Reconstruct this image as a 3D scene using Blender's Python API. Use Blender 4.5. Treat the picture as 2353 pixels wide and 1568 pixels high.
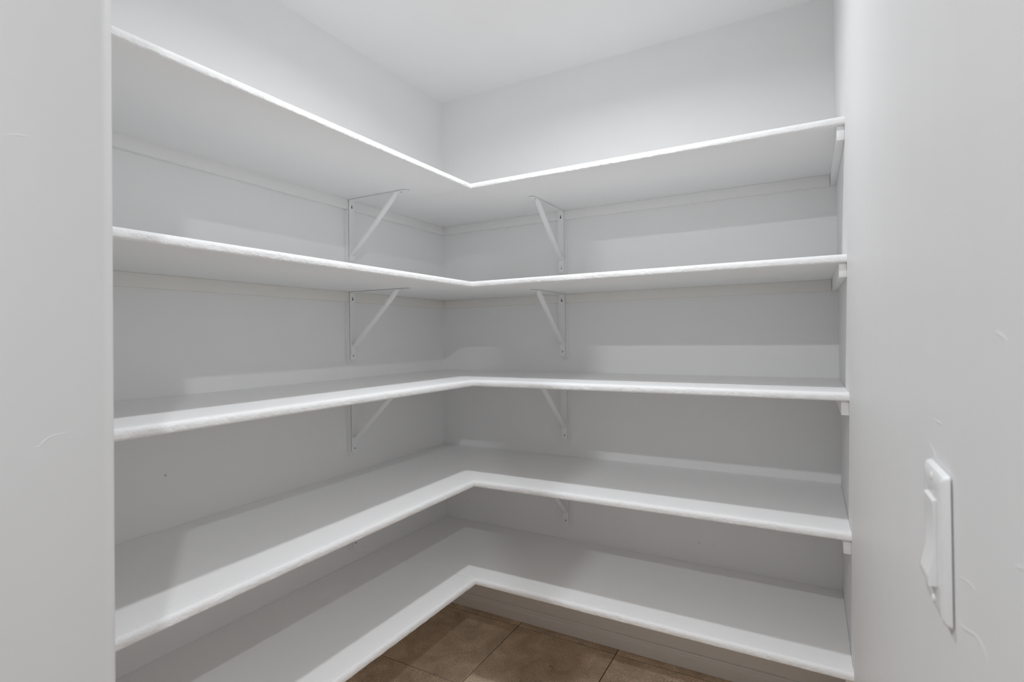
import bpy, bmesh, math, random
from mathutils import Vector, Matrix, noise

# ------------------------------------------------------------------ reset
for o in list(bpy.data.objects):
    bpy.data.objects.remove(o, do_unlink=True)
S = bpy.context.scene
C = S.collection
PI = math.pi
random.seed(4)

# ------------------------------------------------------------------ camera
CAM = Vector((1.6008, -2.1694, 1.3080))
yaw, pitch, roll = (math.radians(a) for a in (29.1412, 0.4397, -0.7035))
fw = Vector((-math.sin(yaw) * math.cos(pitch), math.cos(yaw) * math.cos(pitch), math.sin(pitch)))
rt0 = Vector((math.cos(yaw), math.sin(yaw), 0))
up0 = rt0.cross(fw)
rt = rt0 * math.cos(roll) + up0 * math.sin(roll)
up = -rt0 * math.sin(roll) + up0 * math.cos(roll)
cd = bpy.data.cameras.new('camera')
cam = bpy.data.objects.new('camera', cd)
C.objects.link(cam)
M = Matrix((rt, up, -fw)).transposed().to_4x4()
M.translation = CAM
cam.matrix_world = M
cd.sensor_fit = 'HORIZONTAL'
cd.sensor_width = 36.0
cd.lens = 36.0 * 1223.48 / 2353
cd.shift_y = -(784 - 766.34) / 2353
cd.clip_start = 0.01
cd.dof.use_dof = True
cd.dof.focus_distance = 1.75
cd.dof.aperture_fstop = 7.1
S.camera = cam

# ------------------------------------------------------------------ world, exposure, lamp strengths
wd = bpy.data.worlds.new('world')
S.world = wd
wd.use_nodes = True
wd.node_tree.nodes['Background'].inputs[0].default_value = (1, 1, 1, 1)
wd.node_tree.nodes['Background'].inputs[1].default_value = 0.05
vs = S.view_settings
vs.view_transform = 'Standard'
vs.look = 'None'
vs.gamma = 1
vs.use_curve_mapping = False
vs.exposure = 0.05
S.cycles.max_bounces = 12
S.cycles.diffuse_bounces = 10
S.cycles.glossy_bounces = 4
S.cycles.use_adaptive_sampling = True
S.cycles.adaptive_threshold = 0.04
PANTRY_LAMP = 8.4           # watts, narrow-beam downlight in the pantry
KITCHEN_LAMP_A = 20.0        # watts, kitchen downlight right of the doorway
KITCHEN_LAMP_B = 21.5        # watts, kitchen downlight in front of the doorway
SPREAD = math.radians(160)

# ------------------------------------------------------------------ dimensions (metres)
W = 1.6909                    # right wall
H = 2.4904                    # ceiling
YF = -1.857                   # inner face of the wall with the doorway
YO = -1.985                   # its outer face
XJ = 0.915                    # door jamb
DL, DB = 0.5140, 0.5195       # shelf depths (left wing, back wing)
T = 0.0223                    # board thickness
CH, CT = 0.0386, 0.018        # cleat height, thickness
ZS = [1.8835, 1.5178, 1.1514, 0.7797, 0.4172]
NR, ND = 0.0100, 0.030        # nosing radius, nosing depth
TILT = [(0.0, -0.001), (0.0, 0.0), (0.0, 0.0), (0.0055, -0.0050), (-0.0020, 0.0050)]   # out-of-level: along the back wall, along the left wall


def sag(i, x, y):
    return TILT[i][0] * x / W + TILT[i][1] * (-y) / 1.7



# ------------------------------------------------------------------ materials
def nmat(name):
    m = bpy.data.materials.new(name)
    m.use_nodes = True
    nt = m.node_tree
    return m, nt, nt.nodes['Principled BSDF']


def paint(name, col, rough=0.5, spec=0.4, bumps=()):
    """painted surface: one noise field gives a faint mottle and, where asked for, fine relief; bumps = (scale xyz, strength, distance)"""
    m, nt, b = nmat(name)
    N, Lk = nt.nodes, nt.links
    tc = N.new('ShaderNodeTexCoord')
    b.inputs['Roughness'].default_value = rough
    b.inputs['Specular IOR Level'].default_value = spec
    sc, st, dist = bumps[0] if bumps else ((6, 6, 6), 0, 0)
    mp = N.new('ShaderNodeMapping')
    mp.inputs['Scale'].default_value = sc
    Lk.new(tc.outputs['Object'], mp.inputs['Vector'])
    nz = N.new('ShaderNodeTexNoise')
    nz.inputs['Scale'].default_value = 1
    nz.inputs['Detail'].default_value = 1
    Lk.new(mp.outputs[0], nz.inputs['Vector'])
    mx = N.new('ShaderNodeMix')
    mx.data_type = 'RGBA'
    mx.inputs[6].default_value = tuple(c * (1 - 0.012) for c in col) + (1,)
    mx.inputs[7].default_value = tuple(min(1, c * (1 + 0.012)) for c in col) + (1,)
    Lk.new(nz.outputs['Fac'], mx.inputs[0])
    Lk.new(mx.outputs[2], b.inputs['Base Color'])
    if st:
        bp = N.new('ShaderNodeBump')
        bp.inputs['Strength'].default_value = st
        bp.inputs['Distance'].default_value = dist
        Lk.new(nz.outputs['Fac'], bp.inputs['Height'])
        Lk.new(bp.outputs[0], b.inputs['Normal'])
    return m


ALB = (0.89, 0.89, 0.89)
M_WALL = paint('wall_paint', ALB, 0.55, 0.3)
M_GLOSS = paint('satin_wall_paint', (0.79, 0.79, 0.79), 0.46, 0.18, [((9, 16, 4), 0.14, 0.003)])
M_CEIL = paint('ceiling_paint', ALB, 0.8, 0.2)
M_SHELF = paint('shelf_paint', (0.89, 0.89, 0.89), 0.45, 0.35)
M_NOSE = paint('rough_edge_paint', (0.89, 0.89, 0.89), 0.6, 0.25,
               [((200, 200, 340), 0.7, 0.0014)])
M_CLEAT = paint('cleat_paint', (0.885, 0.882, 0.872), 0.5, 0.35)
M_CLEAT2 = paint('yellowed_cleat_paint', (0.865, 0.850, 0.810), 0.5, 0.35)
M_METAL = paint('bracket_paint', (0.89, 0.89, 0.895), 0.40, 0.45)
M_TRIM = paint('trim_paint', (0.88, 0.88, 0.885), 0.38, 0.45)
M_PLASTIC = paint('switch_plastic', (0.86, 0.86, 0.86), 0.28, 0.5)
M_DARK = paint('dark_hole', (0.10, 0.10, 0.10), 0.8, 0.1)
M_CHIP = paint('scuff', (0.55, 0.545, 0.54), 0.8, 0.1)
M_KITCHEN = paint('kitchen_paint', (0.80, 0.80, 0.80), 0.6, 0.3)
M_GROUT = paint('grout', (0.115, 0.08, 0.055), 0.9, 0.1)


def tile_mat():
    m, nt, b = nmat('brown_stone_tile')
    N, Lk = nt.nodes, nt.links
    geo = N.new('ShaderNodeNewGeometry')
    oi = N.new('ShaderNodeObjectInfo')
    ad = N.new('ShaderNodeVectorMath')
    ad.operation = 'MULTIPLY_ADD'
    Lk.new(oi.outputs['Random'], ad.inputs[0])
    ad.inputs[1].default_value = (3, 5, 7)
    Lk.new(geo.outputs['Position'], ad.inputs[2])

    def noise(scale, det, rough=0.6, dist=0.0):
        n = N.new('ShaderNodeTexNoise')
        n.inputs['Scale'].default_value = scale
        n.inputs['Detail'].default_value = det
        n.inputs['Roughness'].default_value = rough
        n.inputs['Distortion'].default_value = dist
        Lk.new(ad.outputs[0], n.inputs['Vector'])
        return n
    big = noise(7, 6, 0.62, 0.6)
    ramp = N.new('ShaderNodeValToRGB')
    ramp.color_ramp.elements[0].position = 0.28
    ramp.color_ramp.elements[0].color = (0.42, 0.325, 0.24, 1)
    ramp.color_ramp.elements[1].position = 0.72
    ramp.color_ramp.elements[1].color = (0.78, 0.635, 0.485, 1)
    Lk.new(big.outputs['Fac'], ramp.inputs[0])
    fine = noise(190, 3, 0.7)
    fr = N.new('ShaderNodeMapRange')
    fr.inputs[1].default_value = 0.3
    fr.inputs[2].default_value = 0.7
    fr.inputs[3].default_value = 0.62
    fr.inputs[4].default_value = 1.38
    Lk.new(fine.outputs['Fac'], fr.inputs[0])
    mul = N.new('ShaderNodeMix')
    mul.data_type = 'RGBA'
    mul.blend_type = 'MULTIPLY'
    mul.inputs[0].default_value = 1
    Lk.new(ramp.outputs[0], mul.inputs[6])
    Lk.new(fr.outputs[0], mul.inputs[7])
    # sparse dark veins: the zero crossing of a distorted noise, shown only in patches
    vn = noise(4.2, 5, 0.6, 1.2)
    sb = N.new('ShaderNodeMath'); sb.operation = 'SUBTRACT'; sb.inputs[1].default_value = 0.5
    Lk.new(vn.outputs['Fac'], sb.inputs[0])
    ab = N.new('ShaderNodeMath'); ab.operation = 'ABSOLUTE'
    Lk.new(sb.outputs[0], ab.inputs[0])
    vr = N.new('ShaderNodeMapRange')
    vr.inputs[1].default_value = 0.0; vr.inputs[2].default_value = 0.006
    vr.inputs[3].default_value = 0.75; vr.inputs[4].default_value = 0.0
    Lk.new(ab.outputs[0], vr.inputs[0])
    pm = noise(3.1, 2)
    pr = N.new('ShaderNodeMapRange')
    pr.inputs[1].default_value = 0.50; pr.inputs[2].default_value = 0.60
    Lk.new(pm.outputs['Fac'], pr.inputs[0])
    vm = N.new('ShaderNodeMath'); vm.operation = 'MULTIPLY'
    Lk.new(vr.outputs[0], vm.inputs[0]); Lk.new(pr.outputs[0], vm.inputs[1])
    mx = N.new('ShaderNodeMix'); mx.data_type = 'RGBA'
    Lk.new(vm.outputs[0], mx.inputs[0])
    Lk.new(mul.outputs[2], mx.inputs[6])
    mx.inputs[7].default_value = (0.075, 0.048, 0.03, 1)
    Lk.new(mx.outputs[2], b.inputs['Base Color'])
    b.inputs['Roughness'].default_value = 0.55
    b.inputs['Specular IOR Level'].default_value = 0.3
    bp = N.new('ShaderNodeBump')
    bp.inputs['Strength'].default_value = 0.15
    bp.inputs['Distance'].default_value = 0.002
    Lk.new(big.outputs['Fac'], bp.inputs['Height'])
    Lk.new(bp.outputs[0], b.inputs['Normal'])
    return m


M_TILE = tile_mat()


def lens_mat(name, strength):
    m, nt, b = nmat(name)
    b.inputs['Base Color'].default_value = (0.9, 0.9, 0.9, 1)
    b.inputs['Emission Color'].default_value = (0.975, 1.0, 1.030, 1)
    b.inputs['Emission Strength'].default_value = strength
    return m


M_LENS = lens_mat('lens_glow', 6.0)


# ------------------------------------------------------------------ helpers
def new_obj(name, bm, mat, parent=None, smooth=False, angle=35):
    bmesh.ops.remove_doubles(bm, verts=bm.verts, dist=1e-6)
    bmesh.ops.recalc_face_normals(bm, faces=bm.faces)
    me = bpy.data.meshes.new(name)
    bm.to_mesh(me)
    bm.free()
    if smooth:
        for p in me.polygons:
            p.use_smooth = True
        me.set_sharp_from_angle(angle=math.radians(angle))
    me.materials.append(mat)
    o = bpy.data.objects.new(name, me)
    C.objects.link(o)
    if parent is not None:
        o.parent = parent
    return o


def box(bm, x0, x1, y0, y1, z0, z1, bev=0.0, seg=2):
    t = bmesh.new()
    v = [t.verts.new((x, y, z)) for x in (x0, x1) for y in (y0, y1) for z in (z0, z1)]
    for f in ((0, 1, 3, 2), (4, 6, 7, 5), (0, 4, 5, 1), (2, 3, 7, 6), (0, 2, 6, 4), (1, 5, 7, 3)):
        t.faces.new([v[i] for i in f])
    if bev:
        bmesh.ops.bevel(t, geom=list(t.edges), offset=bev, segments=seg, profile=0.5, affect='EDGES')
    merge(bm, t)


def merge(bm, t, mat=None):
    me = bpy.data.meshes.new('tmp')
    if mat is not None:
        bmesh.ops.transform(t, matrix=mat, verts=t.verts)
    t.to_mesh(me)
    t.free()
    bm.from_mesh(me)
    bpy.data.meshes.remove(me)


def prism(bm, pts, axis, a, b):
    """closed 2-D outline swept from a to b along an axis ('x': pts are y,z; 'y': x,z; 'z': x,y)"""
    def P(p, s):
        return {'x': (s, p[0], p[1]), 'y': (p[0], s, p[1]), 'z': (p[0], p[1], s)}[axis]
    va = [bm.verts.new(P(p, a)) for p in pts]
    vb = [bm.verts.new(P(p, b)) for p in pts]
    n = len(pts)
    for i in range(n):
        j = (i + 1) % n
        bm.faces.new((va[i], va[j], vb[j], vb[i]))
    bm.faces.new(va)
    bm.faces.new(vb[::-1])


def arc(cx, cy, r, a0, a1, n=8):
    return [(cx + r * math.cos(a0 + (a1 - a0) * i / n), cy + r * math.sin(a0 + (a1 - a0) * i / n)) for i in range(n + 1)]


def disc(bm, c, n, r, h, seg=14, dome=0.0):
    """short round button at c along n"""
    n = Vector(n).normalized()
    q = n.to_track_quat('Z', 'Y')
    t = bmesh.new()
    rings = [(r, 0), (r, h * 0.6), (r * 0.8, h), (r * 0.35, h + dome)]
    prev = None
    for rr, zz in rings:
        cur = [t.verts.new((rr * math.cos(2 * PI * k / seg), rr * math.sin(2 * PI * k / seg), zz)) for k in range(seg)]
        if prev:
            for k in range(seg):
                t.faces.new((prev[k], prev[(k + 1) % seg], cur[(k + 1) % seg], cur[k]))
        else:
            t.faces.new(cur[::-1])
        prev = cur
    t.faces.new(prev)
    merge(bm, t, Matrix.Translation(c) @ q.to_matrix().to_4x4())


def ridge(bm, pts, n, r, flat=0.5, seg=8):
    """low rounded ridge following pts on a wall whose normal is n; tapered at both ends"""
    n = Vector(n)
    pts = [Vector(p) for p in pts]
    # densify with Catmull-Rom
    dense = []
    for i in range(len(pts) - 1):
        p0, p1, p2, p3 = pts[max(i - 1, 0)], pts[i], pts[i + 1], pts[min(i + 2, len(pts) - 1)]
        for k in range(6):
            t = k / 6
            dense.append(0.5 * ((2 * p1) + (p2 - p0) * t + (2 * p0 - 5 * p1 + 4 * p2 - p3) * t * t + (3 * p1 - p0 - 3 * p2 + p3) * t ** 3))
    dense.append(pts[-1])
    prev = None
    m = len(dense)
    for i, p in enumerate(dense):
        d = (dense[min(i + 1, m - 1)] - dense[max(i - 1, 0)]).normalized()
        s = n.cross(d)
        k = max(0.08, math.sin(PI * (i + 0.3) / (m - 0.4)) ** 0.6)
        cur = [bm.verts.new(p + s * (r * k * math.cos(PI * j / (seg - 1))) + n * (r * flat * k * math.sin(PI * j / (seg - 1)) - 0.0001)) for j in range(seg)]
        if prev:
            for j in range(seg - 1):
                bm.faces.new((prev[j], prev[j + 1], cur[j + 1], cur[j]))
        prev = cur


def empty(name, loc, rotz=0.0):
    o = bpy.data.objects.new(name, None)
    o.location = loc
    o.rotation_euler = (0, 0, rotz)
    o.empty_display_size = 0.05
    C.objects.link(o)
    return o


def tag(o, label, cat, group=None):
    o['label'] = label
    o['category'] = cat
    if group:
        o['group'] = group
    return o


def struct(o, label=None):
    o['kind'] = 'structure'
    if label:
        o['label'] = label
    return o


def copy_tree(o, parent=None):
    c = o.copy()
    C.objects.link(c)
    if parent is not None:
        c.parent = parent
    for ch in o.children:
        copy_tree(ch, c)
    return c


# ------------------------------------------------------------------ room shell
WT = 0.12
bm = bmesh.new(); box(bm, -1.6, 4.3, -5.2, 0.12, -0.10, -0.004)
floor = struct(new_obj('floor', bm, M_GROUT), 'brown stone tile floor')
bm = bmesh.new(); box(bm, -1.6, 4.3, -5.2, 0.12, H, H + 0.1)
struct(new_obj('ceiling', bm, M_CEIL), 'plain white ceiling')
bm = bmesh.new(); box(bm, -WT, 0, YF - 0.05, 0.12, -0.004, H)
wall_left = struct(new_obj('wall_left', bm, M_WALL), 'white wall behind the left run of shelves')
bm = bmesh.new(); box(bm, 0, W + WT, 0, 0.12, -0.004, H)
wall_back = struct(new_obj('wall_back', bm, M_WALL), 'white wall behind the right run of shelves')
RB = 0.019
bm = bmesh.new()
prism(bm, [(W + WT, 0)] + [(W, 0)] + arc(W + RB, YO + RB, RB, PI, 1.5 * PI) + arc(W + WT - RB, YO + RB, RB, 1.5 * PI, 2 * PI), 'z', -0.004, H)
wall_right = struct(new_obj('wall_right', bm, M_GLOSS, smooth=True), 'glossy white wall with the light switch')
bm = bmesh.new()
prism(bm, [(-1.6, YF)] + [(-1.6, YO)] + arc(XJ - RB, YO + RB, RB, -0.5 * PI, 0, 10) + arc(XJ - RB, YF - RB, RB, 0, 0.5 * PI, 14), 'z', -0.004, H)
wall_front = struct(new_obj('wall_front', bm, M_GLOSS, smooth=True), 'white wall end with a rounded corner beside the doorway')
bm = bmesh.new(); box(bm, XJ, W, YO, YF, 2.32, H)
struct(new_obj('wall_header', bm, M_WALL), 'white wall strip over the doorway')
# the kitchen the doorway opens to
bm = bmesh.new(); box(bm, W + WT, 4.3, YO, YO + 0.1, -0.004, H)
struct(new_obj('wall_kitchen_back', bm, M_KITCHEN))
bm = bmesh.new(); box(bm, -1.6, 4.3, -5.3, -5.2, -0.1, H + 0.1)
struct(new_obj('wall_kitchen_front', bm, M_KITCHEN))
bm = bmesh.new(); box(bm, -1.7, -1.6, -5.3, YF, -0.1, H + 0.1)
struct(new_obj('wall_kitchen_left', bm, M_KITCHEN))
bm = bmesh.new(); box(bm, 4.3, 4.4, -5.3, YO + 0.1, -0.1, H + 0.1)
struct(new_obj('wall_kitchen_right', bm, M_KITCHEN))

# floor tiles, 18 inch, narrow cut row along the back wall
TS, TJ = 0.457, 0.0040
xe = [-0.483 + TS * k for k in range(7)]
ye = [-0.0505 - TS * k for k in range(6)]
cells = {}
for i in range(6):
    for j in range(-1, 5):
        x0, x1 = xe[i] + TJ / 2, xe[i + 1] - TJ / 2
        if j < 0:
            y1, y0 = -0.002, ye[0] + TJ / 2
        else:
            y1, y0 = ye[j] - TJ / 2, ye[j + 1] + TJ / 2
        if y1 > YO + 0.05:
            x0 = max(x0, 0.001); x1 = min(x1, W - 0.001)
        if x1 - x0 < 0.01:
            continue
        key = (round(x1 - x0, 4), round(y1 - y0, 4))
        if key not in cells:
            bm = bmesh.new()
            box(bm, -key[0] / 2, key[0] / 2, -key[1] / 2, key[1] / 2, -0.0045, 0.0, 0.0008, 1)
            o = new_obj('floor_tile', bm, M_TILE, floor)
            cells[key] = o
        else:
            o = cells[key].copy()
            C.objects.link(o)
        o.location = ((x0 + x1) / 2, (y0 + y1) / 2, 0)

# baseboards: 2.5 inch moulding with a small cove at the top
def base_profile():
    return [(0, 0.001), (0.0140, 0.001), (0.0140, 0.0405), (0.0136, 0.0420), (0.0100, 0.0432), (0.0082, 0.0448), (0.0078, 0.0475),
            (0.0088, 0.0520), (0.0088, 0.0560), (0.0074, 0.0592), (0.0050, 0.0608), (0.0034, 0.0610), (0.0034, 0.0570), (0.0, 0.0570)]
bm = bmesh.new(); prism(bm, [(-u, z) for u, z in base_profile()], 'x', 0.0, W)
struct(new_obj('baseboard_back', bm, M_TRIM), 'low white moulded baseboard under the lowest shelf')
bm = bmesh.new(); prism(bm, base_profile(), 'y', -0.0142, YF)
struct(new_obj('baseboard_left', bm, M_TRIM), 'white moulded baseboard on the left wall')
bm = bmesh.new(); prism(bm, [(W - u, z) for u, z in base_profile()], 'y', -0.0142, YF - 0.02)
struct(new_obj('baseboard_right', bm, M_TRIM), 'white moulded baseboard on the right wall')

# ------------------------------------------------------------------ shelves
def nose_profile():
    """(depth measured from the front, <=0 ; height below the top): soft upper round, tighter lower round"""
    hu, rl = 0.0120, 0.0055
    p = [(-ND, 0.0), (-ND * 0.6, 0.0)]
    p += [(-NR + NR * math.sin(a), -hu + hu * math.cos(a)) for a in [PI / 2 * k / 7 for k in range(8)]]
    p += [(-rl + rl * math.cos(a), -T + rl - rl * math.sin(a)) for a in [PI / 2 * k / 5 for k in range(6)]]
    p += [(-ND, -T)]
    return p


def nosing(i, wing):
    """rounded front edge with a mitred inner corner and brush-lumpy paint"""
    z = ZS[i]
    bm = bmesh.new()
    prof = nose_profile()
    rows = []
    n = 420
    for r in range(n + 1):
        f = r / n
        row = []
        for u, dz in prof:
            a, b = (YF, -DB - u) if wing == 'left' else (DL + u, W)
            s = a + (b - a) * f
            w = 0.0
            if u > -NR and dz < 0:
                q = Vector((s * 75 + i * 17.3, dz * 190 + (5 if wing == 'left' else 0), i * 3.1))
                w = 0.00080 * noise.noise(q) + 0.00062 * noise.noise(q * 0.35) + 0.00040 * noise.noise(q * 2.4)
                w *= min(1.0, (1 + u / NR) * 1.6) * min(1.0, 40 * f, 40 * (1 - f))
            uu = u + w
            x, y = (DL + uu, s) if wing == 'left' else (s, -DB - uu)
            row.append(bm.verts.new((x, y, z + dz + sag(i, x, y))))
        rows.append(row)
    m = len(prof)
    for r in range(n):
        for k in range(m - 1):
            bm.faces.new((rows[r][k], rows[r + 1][k], rows[r + 1][k + 1], rows[r][k + 1]))
        bm.faces.new((rows[r][m - 1], rows[r + 1][m - 1], rows[r + 1][0], rows[r][0]))
    bm.faces.new(rows[0])
    bm.faces.new(rows[-1][::-1])
    return bm


shelf_words = [
    'topmost white L-shaped pantry shelf, seen from below, nearest the ceiling',
    'second white L-shaped shelf from the top, its underside just visible',
    'middle white L-shaped shelf, seen almost edge-on with a thin lit strip',
    'white L-shaped shelf second from the bottom, bright strip along its front',
    'lowest white L-shaped shelf, just above the brown tile floor']
for i, words in enumerate(shelf_words):
    z = ZS[i]
    root = empty('pantry_shelf', (0, 0, 0))
    tag(root, words, 'shelf', 'white L-shaped pantry shelves')
    e = 0.0006
    bm = bmesh.new()
    prism(bm, [(e, -e), (W - e, -e), (W - e, -(DB - ND)), (DL - ND, -(DB - ND)), (DL - ND, -DB), (e, -DB)], 'z', z - T, z)
    for v in bm.verts:
        v.co.z += sag(i, v.co.x, v.co.y)
    b1 = new_obj('board', bm, M_SHELF, root)
    new_obj('nosing', nosing(i, 'back'), M_NOSE, b1, smooth=True, angle=50)
    bm = bmesh.new()
    box(bm, e, DL - ND, YF + e, -DB - 0.0010, z - T, z)
    for v in bm.verts:
        v.co.z += sag(i, v.co.x, v.co.y)
    b2 = new_obj('board', bm, M_SHELF, root)
    new_obj('nosing', nosing(i, 'left'), M_NOSE, b2, smooth=True, angle=50)

# ------------------------------------------------------------------ cleats that carry the shelves
def cleat_box(name, x0, x1, y0, y1, z0, z1, label, group, mat):
    bm = bmesh.new()
    box(bm, x0, x1, y0, y1, z0, z1, 0.0016, 2)
    return tag(new_obj(name, bm, mat, smooth=True), label, 'cleat', group)


for i in (0, 1):
    zt = ZS[i] - T
    nm = ('topmost', 'second')[i]
    cleat_box('wall_cleat', 0.0, CT, YF + 0.001, -CT - 0.0005, zt - CH, zt,
              'white wooden cleat on the left wall under the %s shelf' % nm, 'long cleats on the walls', (M_CLEAT, M_CLEAT2)[i])
    cleat_box('wall_cleat', 0.0, W - CT - 0.0008, -CT, 0.0, zt - CH, zt,
              'white wooden cleat on the back wall under the %s shelf' % nm, 'long cleats on the walls', (M_CLEAT, M_CLEAT2)[i])
for i in range(5):
    zt = ZS[i] - T + sag(i, W, -0.25)
    bm = bmesh.new()
    box(bm, W - CT, W, -DB + 0.012, -0.0005, zt - CH, zt, 0.0016, 2)
    o = tag(new_obj('side_cleat', bm, M_TRIM, smooth=True),
            'short white cleat on the right wall under the %s shelf' % ['topmost', 'second from the top', 'middle', 'second from the bottom', 'lowest'][i],
            'cleat', 'cleats on the right wall')

# ------------------------------------------------------------------ shelf brackets (local x = out of the wall, y = along it, z up; origin at the shelf's underside)
def make_bracket():
    r = empty('shelf_bracket', (0, 0, 0))
    hw = 0.0140
    # wooden backing strip below the cleat, rounded lower corners
    bm = bmesh.new()
    rr = 0.006
    w2 = 0.0210
    zb = -0.2765
    prism(bm, [(-w2, -CH - 0.0006), (w2, -CH - 0.0006)][::1] + arc(w2 - rr, zb + rr, rr, 0, -PI / 2, 5) + arc(-w2 + rr, zb + rr, rr, -PI / 2, -PI, 5), 'x', 0.0, CT)
    new_obj('backing_strip', bm, M_TRIM, r)
    # vertical leg
    bm = bmesh.new()
    r2 = 0.009
    zb = -0.2715
    prism(bm, [(-hw, -0.0004), (hw, -0.0004)] + arc(hw - r2, zb + r2, r2, 0, -PI / 2, 6) + arc(-hw + r2, zb + r2, r2, -PI / 2, -PI, 6), 'x', CT + 0.0030, CT + 0.0050)
    leg = new_obj('wall_leg', bm, M_METAL, r)
    # horizontal arm with rounded tip
    bm = bmesh.new()
    L = 0.312
    prism(bm, [(CT + 0.0030, -hw), (CT + 0.0030, hw)] + arc(L - hw, 0, hw, PI / 2, -PI / 2, 12), 'z', -0.0034, -0.0012)
    arm = new_obj('shelf_arm', bm, M_METAL, r)
    # pressed diagonal strut: rounded channel from the arm to the leg
    bm = bmesh.new()
    A = Vector((0.252, 0, -0.0034)); B = Vector((CT + 0.0080, 0, -0.2170))
    d = (B - A).normalized()
    nrm = Vector((d.z, 0, -d.x))
    if nrm.x < 0:
        nrm = -nrm
    nrm.normalize()
    prof = []
    cw, chh = 0.0118, 0.0105
    for k in range(13):
        a = PI * k / 12
        prof.append((cw * math.cos(a) * (1.0 if k in (0, 12) else 1.0), chh * (math.sin(a) ** 0.6)))
    rows = []
    st = [(A - d * 0.006, 0.80, 0.15), (A + d * 0.012, 0.95, 0.75), (A + d * 0.035, 1, 1), (B - d * 0.035, 1.0, 1), (B - d * 0.010, 1.04, 0.8), (B + d * 0.004, 1.06, 0.35)]
    for p, sw, sh in st:
        rows.append([bm.verts.new(p + Vector((0, y * sw, 0)) + nrm * (h * sh)) for y, h in prof])
    for i in range(len(rows) - 1):
        for k in range(len(prof) - 1):
            bm.faces.new((rows[i][k], rows[i + 1][k], rows[i + 1][k + 1], rows[i][k + 1]))
        bm.faces.new((rows[i][-1], rows[i + 1][-1], rows[i + 1][0], rows[i][0]))
    bm.faces.new(rows[0]); bm.faces.new(rows[-1][::-1])
    strut = new_obj('strut', bm, M_METAL, r, smooth=True, angle=55)
    # foot where the strut is riveted to the leg
    bm = bmesh.new()
    r3 = 0.006
    zt, zb = -0.206, -0.2435
    x0 = CT + 0.0050
    prism(bm, [(-0.0128, zt), (0.0128, zt)] + arc(0.0128 - r3, zb + r3, r3, 0, -PI / 2, 4) + arc(-0.0128 + r3, zb + r3, r3, -PI / 2, -PI, 4), 'x', x0, x0 + 0.0050)
    bmesh.ops.bevel(bm, geom=[ed for ed in bm.edges if all(v.co.x > x0 + 0.004 for v in ed.verts)], offset=0.0018, segments=2, profile=0.5, affect='EDGES')
    new_obj('strut_foot', bm, M_METAL, strut, smooth=True, angle=50)
    # fasteners
    bm = bmesh.new(); disc(bm, (CT + 0.0050, 0.001, -0.2530), (1, 0, 0), 0.0026, 0.0005)
    new_obj('screw', bm, M_DARK, leg)
    bm = bmesh.new()
    disc(bm, (CT + 0.0050, 0.0, -0.0300), (1, 0, 0), 0.0035, 0.0003)
    prism(bm, [(-0.0016, -0.0285), (0.0016, -0.0285), (0.0013, -0.0195), (-0.0013, -0.0195)], 'x', CT + 0.0050, CT + 0.0053)
    new_obj('keyhole', bm, M_DARK, leg)
    bm = bmesh.new(); disc(bm, (0.2760, 0.002, -0.0034), (0, 0, -1), 0.0030, 0.0005)
    new_obj('screw', bm, M_DARK, arm)
    return r


proto = make_bracket()
names = ['topmost shelf', 'second shelf from the top', 'middle shelf', 'second shelf from the bottom']
first = True
for side in ('left', 'back'):
    for i in range(4):
        o = proto if first else copy_tree(proto)
        first = False
        z = ZS[i] - T + (sag(i, 0.15, -0.63) if side == 'left' else sag(i, 0.66, -0.15)) - (0.0008 if i == 3 else 0.0)
        if side == 'left':
            o.location = (0, -0.6330 if i < 2 else -0.6300, z); o.rotation_euler = (0, 0, 0)
            lab = 'white metal shelf bracket on the left wall under the %s' % names[i]
        else:
            o.location = (0.6555 if i < 2 else 0.6605, 0, z); o.rotation_euler = (0, 0, -PI / 2)
            lab = 'white metal shelf bracket on the right-hand back wall under the %s' % names[i]
        tag(o, lab, 'bracket', 'white shelf brackets')

# ------------------------------------------------------------------ light switch on the right wall
sw = empty('light_switch', (W, -1.6375, 1.1455))
tag(sw, 'white rocker light switch on the right wall near the doorway', 'light switch')
# local coordinates: x out of the wall is negative
pw, phh, pt = 0.0350, 0.0560, 0.0068
ow, oh = 0.0166, 0.0335
bm = bmesh.new()
def rect(hw, hh, x, r=0.0, n=4):
    pts = []
    for cx, cy, a in ((hw - r, hh - r, 0), (-hw + r, hh - r, PI / 2), (-hw + r, -hh + r, PI), (hw - r, -hh + r, 1.5 * PI)):
        for k in range(n + 1):
            aa = a + PI / 2 * k / n
            pts.append(bm.verts.new((x, cx + r * math.cos(aa), cy + r * math.sin(aa))))
    return pts
loops = [rect(pw, phh, -0.0010, 0.003), rect(pw, phh, -0.0022, 0.003), rect(pw - 0.0012, phh - 0.0012, -0.0052, 0.0035),
         rect(pw - 0.0045, phh - 0.0045, -pt, 0.003), rect(ow + 0.0008, oh + 0.0008, -pt, 0.0008), rect(ow, oh, -pt + 0.0006, 0.0008), rect(ow, oh, -0.0010, 0.0008)]
for a, b in zip(loops, loops[1:]):
    for k in range(len(a)):
        j = (k + 1) % len(a)
        bm.faces.new((a[k], a[j], b[j], b[k]))
a, b = loops[0], loops[-1]
for k in range(len(a)):
    j = (k + 1) % len(a)
    bm.faces.new((a[k], a[j], b[j], b[k]))
plate = new_obj('wall_plate', bm, M_PLASTIC, sw, smooth=True, angle=40)
bm = bmesh.new()
g = 0.0005
prof = [(-0.0015, oh - g), (-0.0088, oh - g), (-0.0093, oh - 0.0012), (-0.0080, 0.012), (-0.0076, 0.004), (-0.0084, -0.008), (-0.0122, -oh + 0.008), (-0.0128, -oh + 0.0030), (-0.0120, -oh + g), (-0.0015, -oh + g)]
prism(bm, prof, 'y', -ow + g, ow - g)
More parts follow.
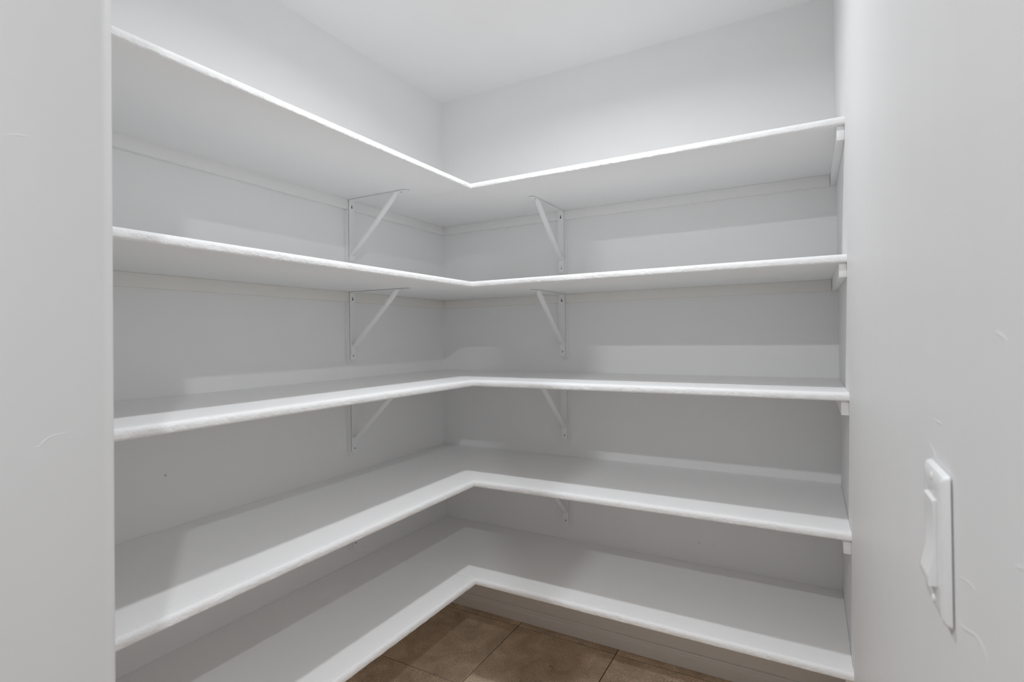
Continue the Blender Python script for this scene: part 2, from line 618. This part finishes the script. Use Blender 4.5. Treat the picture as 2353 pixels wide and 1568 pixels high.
new_obj('rocker', bm, M_PLASTIC, sw, smooth=True, angle=25)
for s in (1, -1):
    bm = bmesh.new(); disc(bm, (-pt + 0.0002, 0, s * 0.0485), (-1, 0, 0), 0.0032, 0.0009, 14, 0.0003)
    new_obj('screw', bm, M_PLASTIC, plate, smooth=True, angle=40)

# ------------------------------------------------------------------ paint ridges, scuffs and nail marks
def wall_ridge(parent, pts, n, r, mat, flat=0.5):
    bm = bmesh.new()
    ridge(bm, pts, n, r, flat)
    return new_obj('paint_ridge', bm, mat, parent, smooth=True, angle=80)


RW = [[(-1.5733, 1.2123), (-1.5964, 1.2103), (-1.6140, 1.2067), (-1.6171, 1.2034)],
      [(-1.6823, 1.1343), (-1.7009, 1.1387), (-1.7158, 1.1418), (-1.7286, 1.1431), (-1.7315, 1.1416)],
      [(-1.6752, 1.1101), (-1.6875, 1.1039), (-1.6996, 1.1046), (-1.7265, 1.1134), (-1.7405, 1.1154), (-1.7533, 1.1136), (-1.7658, 1.1090)],
      [(-1.6095, 1.2352), (-1.6457, 1.2356)],
      [(-1.7785, 1.3080), (-1.7915, 1.3061), (-1.8054, 1.3016)],
      [(-1.8088, 1.1891), (-1.8202, 1.1913)]]
for L in RW:
    wall_ridge(wall_right, [(W, y, z) for y, z in L], (-1, 0, 0), 0.0011, M_GLOSS, 0.32)
JAMB = [[(-1.9475, 1.2096), (-1.9322, 1.2025), (-1.9233, 1.2098), (-1.9123, 1.2129), (-1.8912, 1.2132)],
        [(-1.9593, 1.5108), (-1.9462, 1.5159), (-1.9343, 1.5163)],
        [(-1.8852, 1.6006), (-1.8790, 1.5991)]]
for L in JAMB:
    wall_ridge(wall_front, [(XJ, y, z) for y, z in L], (1, 0, 0), 0.0009, M_GLOSS, 0.25)
for parent, p, n, r in [(wall_left, (0, -1.3284, 0.9282), (1, 0, 0), 0.0034), (wall_left, (0, -1.4257, 2.1429), (1, 0, 0), 0.0024),
                        (wall_left, (0, -0.5635, 0.4597), (1, 0, 0), 0.0020),
                        (wall_back, (1.2160, 0, 0.4978), (0, -1, 0), 0.0030), (wall_back, (1.2689, 0, 0.4971), (0, -1, 0), 0.0016),
                        (wall_back, (0.1325, 0, 0.5164), (0, -1, 0), 0.0022)]:
    bm = bmesh.new(); disc(bm, p, n, r, 0.0006, 10)
    new_obj('nail_mark', bm, M_CHIP, parent)

# ------------------------------------------------------------------ downlights
def downlight(loc, watts, rad, spread, label):
    r = empty('ceiling_downlight', loc)
    tag(r, label, 'ceiling light', 'round ceiling downlights')
    bm = bmesh.new()
    n = 40
    rings = [(rad + 0.030, 0.0), (rad + 0.029, -0.004), (rad + 0.012, -0.006), (rad + 0.001, -0.0035), (rad + 0.001, 0.0)]
    prev = None
    for rr, zz in rings:
        cur = [bm.verts.new((rr * math.cos(2 * PI * k / n), rr * math.sin(2 * PI * k / n), zz)) for k in range(n)]
        if prev:
            for k in range(n):
                bm.faces.new((prev[k], prev[(k + 1) % n], cur[(k + 1) % n], cur[k]))
        prev = cur
    new_obj('trim_ring', bm, M_TRIM, r, smooth=True, angle=40)
    bm = bmesh.new()
    c = [bm.verts.new((rad * math.cos(2 * PI * k / n), rad * math.sin(2 * PI * k / n), -0.0030)) for k in range(n)]
    c2 = [bm.verts.new((rad * math.cos(2 * PI * k / n), rad * math.sin(2 * PI * k / n), -0.0005)) for k in range(n)]
    bm.faces.new(c[::-1]); bm.faces.new(c2)
    for k in range(n):
        bm.faces.new((c[k], c[(k + 1) % n], c2[(k + 1) % n], c2[k]))
    new_obj('lens', bm, M_LENS, r)
    ld = bpy.data.lights.new('downlight_beam', 'AREA')
    ld.shape = 'DISK'
    ld.size = 2 * rad
    ld.energy = watts
    ld.spread = spread
    ld.color = (0.975, 1.0, 1.030)
    lo = bpy.data.objects.new('downlight_beam', ld)
    lo.location = (0, 0, -0.0036)
    lo.parent = r
    C.objects.link(lo)
    return r


downlight((0.970, -0.975, H), PANTRY_LAMP, 0.038, SPREAD, 'round downlight in the pantry ceiling above the open floor')
downlight((2.22, -2.72, H), KITCHEN_LAMP_A, 0.032, PI, 'round downlight in the kitchen ceiling right of the pantry doorway')
downlight((0.965, -2.76, H), KITCHEN_LAMP_B, 0.032, PI, 'round downlight in the kitchen ceiling in front of the pantry doorway')
